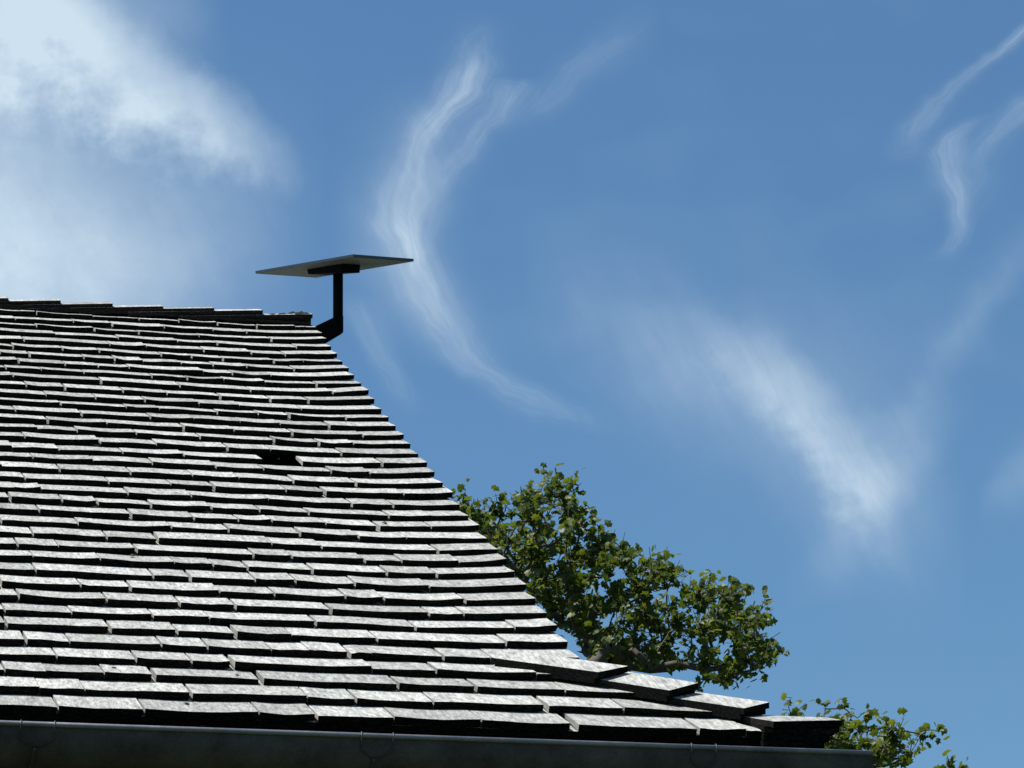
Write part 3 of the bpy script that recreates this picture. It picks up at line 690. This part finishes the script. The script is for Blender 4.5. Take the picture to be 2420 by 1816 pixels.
def tree(root_px, ydist, polys, sprays, hidden, label, n_single, leaf_size, n_clump, per, gapm, gaps=(), tw=1.0):
    """root_px: column of the trunk; polys: crown outlines, sprays: shoots that stand clear of them, all at about ydist in front of the camera"""
    def at(x, y, off=0.0):
        d = ray(x, y); return CAM + d * ((ydist + off) / d.y)
    root = at(root_px, 1700); root.z = 0
    T_ = empty('plane_tree', Matrix.Translation(root)); tag(T_, label, 'tree', 'plane trees behind the house')
    ppm = FPX / (ydist * 1.1)
    top = at(root_px, 1500)
    nodes = [(root, -1), (Vector((root.x + .1, root.y, top.z * .30)), 0), (Vector((root.x + .25, root.y, top.z * .52)), 1), (Vector((root.x + .35, root.y + .2, top.z * .70)), 2)]
    pts = []
    for poly in polys:
        xs = [p[0] for p in poly]; ys = [p[1] for p in poly]; k = 0; cnt = 0; tgt = int(n_clump * abs(sum(poly[i - 1][0] * poly[i][1] - poly[i][0] * poly[i - 1][1] for i in range(len(poly)))) / 2 / 1e5)
        while cnt < tgt and k < 20000:
            k += 1; x = random.uniform(min(xs), max(xs)); y = random.uniform(min(ys), max(ys))
            if not inside(poly, x, y): continue
            if sum(inside(poly, x + dx, y + dy) for dx, dy in ((14, 0), (-14, 0), (0, -26), (0, 12), (12, -16))) < 4: continue
            if any((x - hx) ** 2 + (y - hy) ** 2 < hr * hr for hx, hy, hr in gaps): continue
            q = at(x, y, random.uniform(-1.5, 1.5))
            if any((q - p_[0]).length < gapm for p_ in pts): continue
            pts.append((q, 1.0)); cnt += 1
    for x, y in hidden: pts.append((at(x + random.uniform(-60, 60), y + random.uniform(-50, 50), random.uniform(-2.5, 2.5)), .8))
    single = []; leaves = []
    base_n = nodes[-1][0]
    pts.sort(key=lambda p: (p[0] - base_n).length)
    P = [n[0] for n in nodes]; PA = [n[1] for n in nodes]
    clump = []
    for p, k in pts:
        arr = np.array([tuple(q) for q in P[2:]]); dd = ((arr - np.array(p)) ** 2).sum(1)
        # prefer parents that lie further in and lower
        pen = np.where(arr[:, 2] > p.z + .15, 2.5, 1.0); j = int(np.argmin(dd * pen)) + 2
        mid = (P[j] + p) / 2 + Vector((random.gauss(0, .06), random.gauss(0, .06), random.gauss(-.03, .05))) * min(2.0, (P[j] - p).length)
        P.append(mid); PA.append(j); P.append(p); PA.append(len(P) - 2); ci = len(P) - 1
        out = (p - base_n).normalized() * .5 + Vector((0, 0, .45))
        for _ in range(random.choice((4, 5, 6, 6)) if k == 1 else 4):
            dr = (out + Vector((random.gauss(0, .6), random.gauss(0, .6), random.gauss(0, .45)))).normalized(); ln = random.uniform(.30, .62) * tw
            tip = p + dr * ln; bend = p + dr * ln * .5 + Vector((random.gauss(0, .03), random.gauss(0, .03), -.02))
            P.append(bend); PA.append(ci); P.append(tip); PA.append(len(P) - 2)
            for q in range(random.choice((per - 2, per, per + 2))):
                tq = random.uniform(.12, 1.05); c_ = p.lerp(bend, tq * 2) if tq < .5 else bend.lerp(tip, tq * 2 - 1)
                leaves.append((c_ + Vector((random.gauss(0, .075), random.gauss(0, .075), random.gauss(-.01, .065))), leaf_size * random.uniform(.6, 1.2)))
    for sp in sprays:
        prev = None; line = []
        for (x, y) in sp: line.append(at(x, y, 0.0))
        arr = np.array([tuple(q) for q in P[2:]]); j = int(np.argmin(((arr - np.array(line[0])) ** 2).sum(1))) + 2
        for a_, b_ in zip(line[:-1], line[1:]):
            m = max(2, int((b_ - a_).length / .16))
            for q in range(1, m + 1):
                p = a_.lerp(b_, q / m) + Vector((random.gauss(0, .015), random.gauss(0, .05), random.gauss(0, .015))); P.append(p); PA.append(j); j = len(P) - 1
                for _ in range(random.choice((3, 4, 4, 5))):
                    o = Vector((random.gauss(0, .07), random.gauss(0, .10), random.gauss(0, .07)))
                    single.append((p + o, leaf_size * random.uniform(.7, 1.15)))
    random.shuffle(single); leaves += single[n_single:]; single = single[:n_single]
    # limb thickness from what each carries
    N_ = len(P); load = [0.0] * N_; kids = [0] * N_
    for i in range(N_ - 1, 0, -1):
        load[i] += 1.0
        if PA[i] >= 0: load[PA[i]] += load[i]
    rad = [min(.32, .0062 * max(1.0, l) ** .40) for l in load]
    TV, TF, BV, BF = [], [], [], []
    for i in range(1, N_):
        a_, b_ = P[PA[i]], P[i]
        ra = min(rad[PA[i]], rad[i] * 1.35); n = 10 if i < 4 else (5 if rad[i] > .03 else 3)
        v, f = tube_vf([a_, b_], [ra if i > 3 else rad[PA[i]] * (1.25 if PA[i] == 0 else 1), rad[i]], n, cap=False)
        X, Y_ = (TV, TF) if i < 4 else (BV, BF); o = len(X); X += v; Y_ += [tuple(k + o for k in q) for q in f]
    mesh('trunk', TV, TF, [M_BARK], T_, None, smooth=True)
    tag(mesh('branches', BV, BF, [M_BARK], T_, None, smooth=True), kind='stuff')
    LV = []; LF = []; o = 0
    for p, s in leaves:
        Vl, Fl = LEAVES[random.randrange(8)]; M3 = np.array(rand_rot()) * s
        LV.append(Vl @ M3.T + np.array(p)); LF += [(a_ + o, b_ + o, c_ + o) for a_, b_, c_ in Fl]; o += len(Vl)
    crown = mesh('crown', [Vector(q) for q in np.concatenate(LV)], LF, [M_LEAF], T_, None); tag(crown, kind='stuff')
    for p, s in single:
        lo_ = bpy.data.objects.new('leaf', LEAF_ME[random.randrange(8)])
        link(lo_, crown, Matrix.Translation(p) @ (rand_rot() * s).to_4x4())
    print('tree', len(leaves), len(single), 'branches', N_)

poly1 = [(1060, 1240), (1085, 1185), (1120, 1200), (1160, 1215), (1190, 1190), (1240, 1200), (1268, 1180), (1275, 1135), (1305, 1145), (1345, 1165), (1385, 1195), (1375, 1240), (1355, 1275), (1395, 1310), (1425, 1270), (1465, 1290), (1480, 1330), (1505, 1345), (1540, 1330), (1595, 1365), (1580, 1405), (1600, 1440), (1625, 1415), (1660, 1370), (1685, 1420), (1745, 1400), (1760, 1450), (1805, 1455), (1800, 1510), (1825, 1560), (1800, 1590), (1740, 1600), (1690, 1610), (1640, 1580), (1600, 1600), (1480, 1590), (1380, 1560), (1300, 1480), (1200, 1350), (1110, 1260)]
spr1 = [[(1262, 1250), (1258, 1195), (1280, 1160), (1289, 1112)], [(1258, 1195), (1252, 1150)], [(1110, 1210), (1088, 1166)], [(1175, 1230), (1205, 1185)], [(1230, 1240), (1247, 1192)], [(1320, 1210), (1345, 1162)], [(1350, 1230), (1385, 1192)], [(1355, 1270), (1382, 1262)], [(1410, 1310), (1428, 1272)], [(1455, 1325), (1478, 1302)], [(1500, 1360), (1522, 1335)], [(1555, 1390), (1596, 1366)], [(1640, 1420), (1660, 1368)], [(1665, 1410), (1672, 1370)], [(1700, 1430), (1752, 1396)], [(1770, 1490), (1806, 1450)], [(1780, 1545), (1830, 1566)], [(1760, 1560), (1812, 1598)], [(1690, 1590), (1735, 1622)], [(1620, 1640), (1680, 1600), (1735, 1605)], [(1390, 1300), (1405, 1268)]]
hid1 = [(x, y) for x in range(300, 1900, 85) for y in range(1330, 2300, 95) if y > 1330 + max(0, 1000 - x) * .35 and (y > 1760 or x < 1040 + (y - 1330) * .8) and (x - 1100) ** 2 / 900 ** 2 + (y - 1800) ** 2 / 560 ** 2 < 1]
tree(1130, 60.0, [poly1], spr1, hid1, 'tall plane tree with broken leafy crown rising behind the sloping roof edge', 300, .160, 66, 9, .50, [(1225, 1268, 34), (1415, 1405, 38), (1565, 1450, 40), (1500, 1500, 36), (1620, 1550, 44), (1710, 1545, 34), (1300, 1330, 30), (1640, 1470, 30)])
poly2 = [(1845, 1705), (1870, 1692), (1900, 1705), (1890, 1740), (1940, 1715), (1965, 1698), (2000, 1712), (2025, 1718), (2025, 1755), (2050, 1785), (2078, 1745), (2110, 1735), (2140, 1752), (2190, 1755), (2170, 1780), (2120, 1795), (2070, 1805), (2060, 1850), (1960, 1850), (1900, 1810)]
spr2 = [[(1860, 1690), (1862, 1655)], [(1880, 1690), (1900, 1668)], [(1955, 1690), (1950, 1658)], [(1995, 1690), (1993, 1662)], [(2015, 1710), (2040, 1685)], [(2052, 1760), (2050, 1700), (2064, 1682)], [(2090, 1740), (2098, 1700)], [(2150, 1745), (2190, 1722), (2222, 1735)], [(2120, 1770), (2165, 1780)], [(2040, 1830), (2075, 1792), (2140, 1785)], [(2160, 1745), (2210, 1740)]]
hid2 = [(x, y) for x in range(1750, 2500, 100) for y in range(1870, 2600, 110) if (x - 2080) ** 2 / 380 ** 2 + (y - 2200) ** 2 / 380 ** 2 < 1]
tree(2080, 52.0, [poly2], spr2, hid2, 'low plane tree top showing beyond the gutter end at lower right', 120, .140, 100, 7, .34, (), .72)
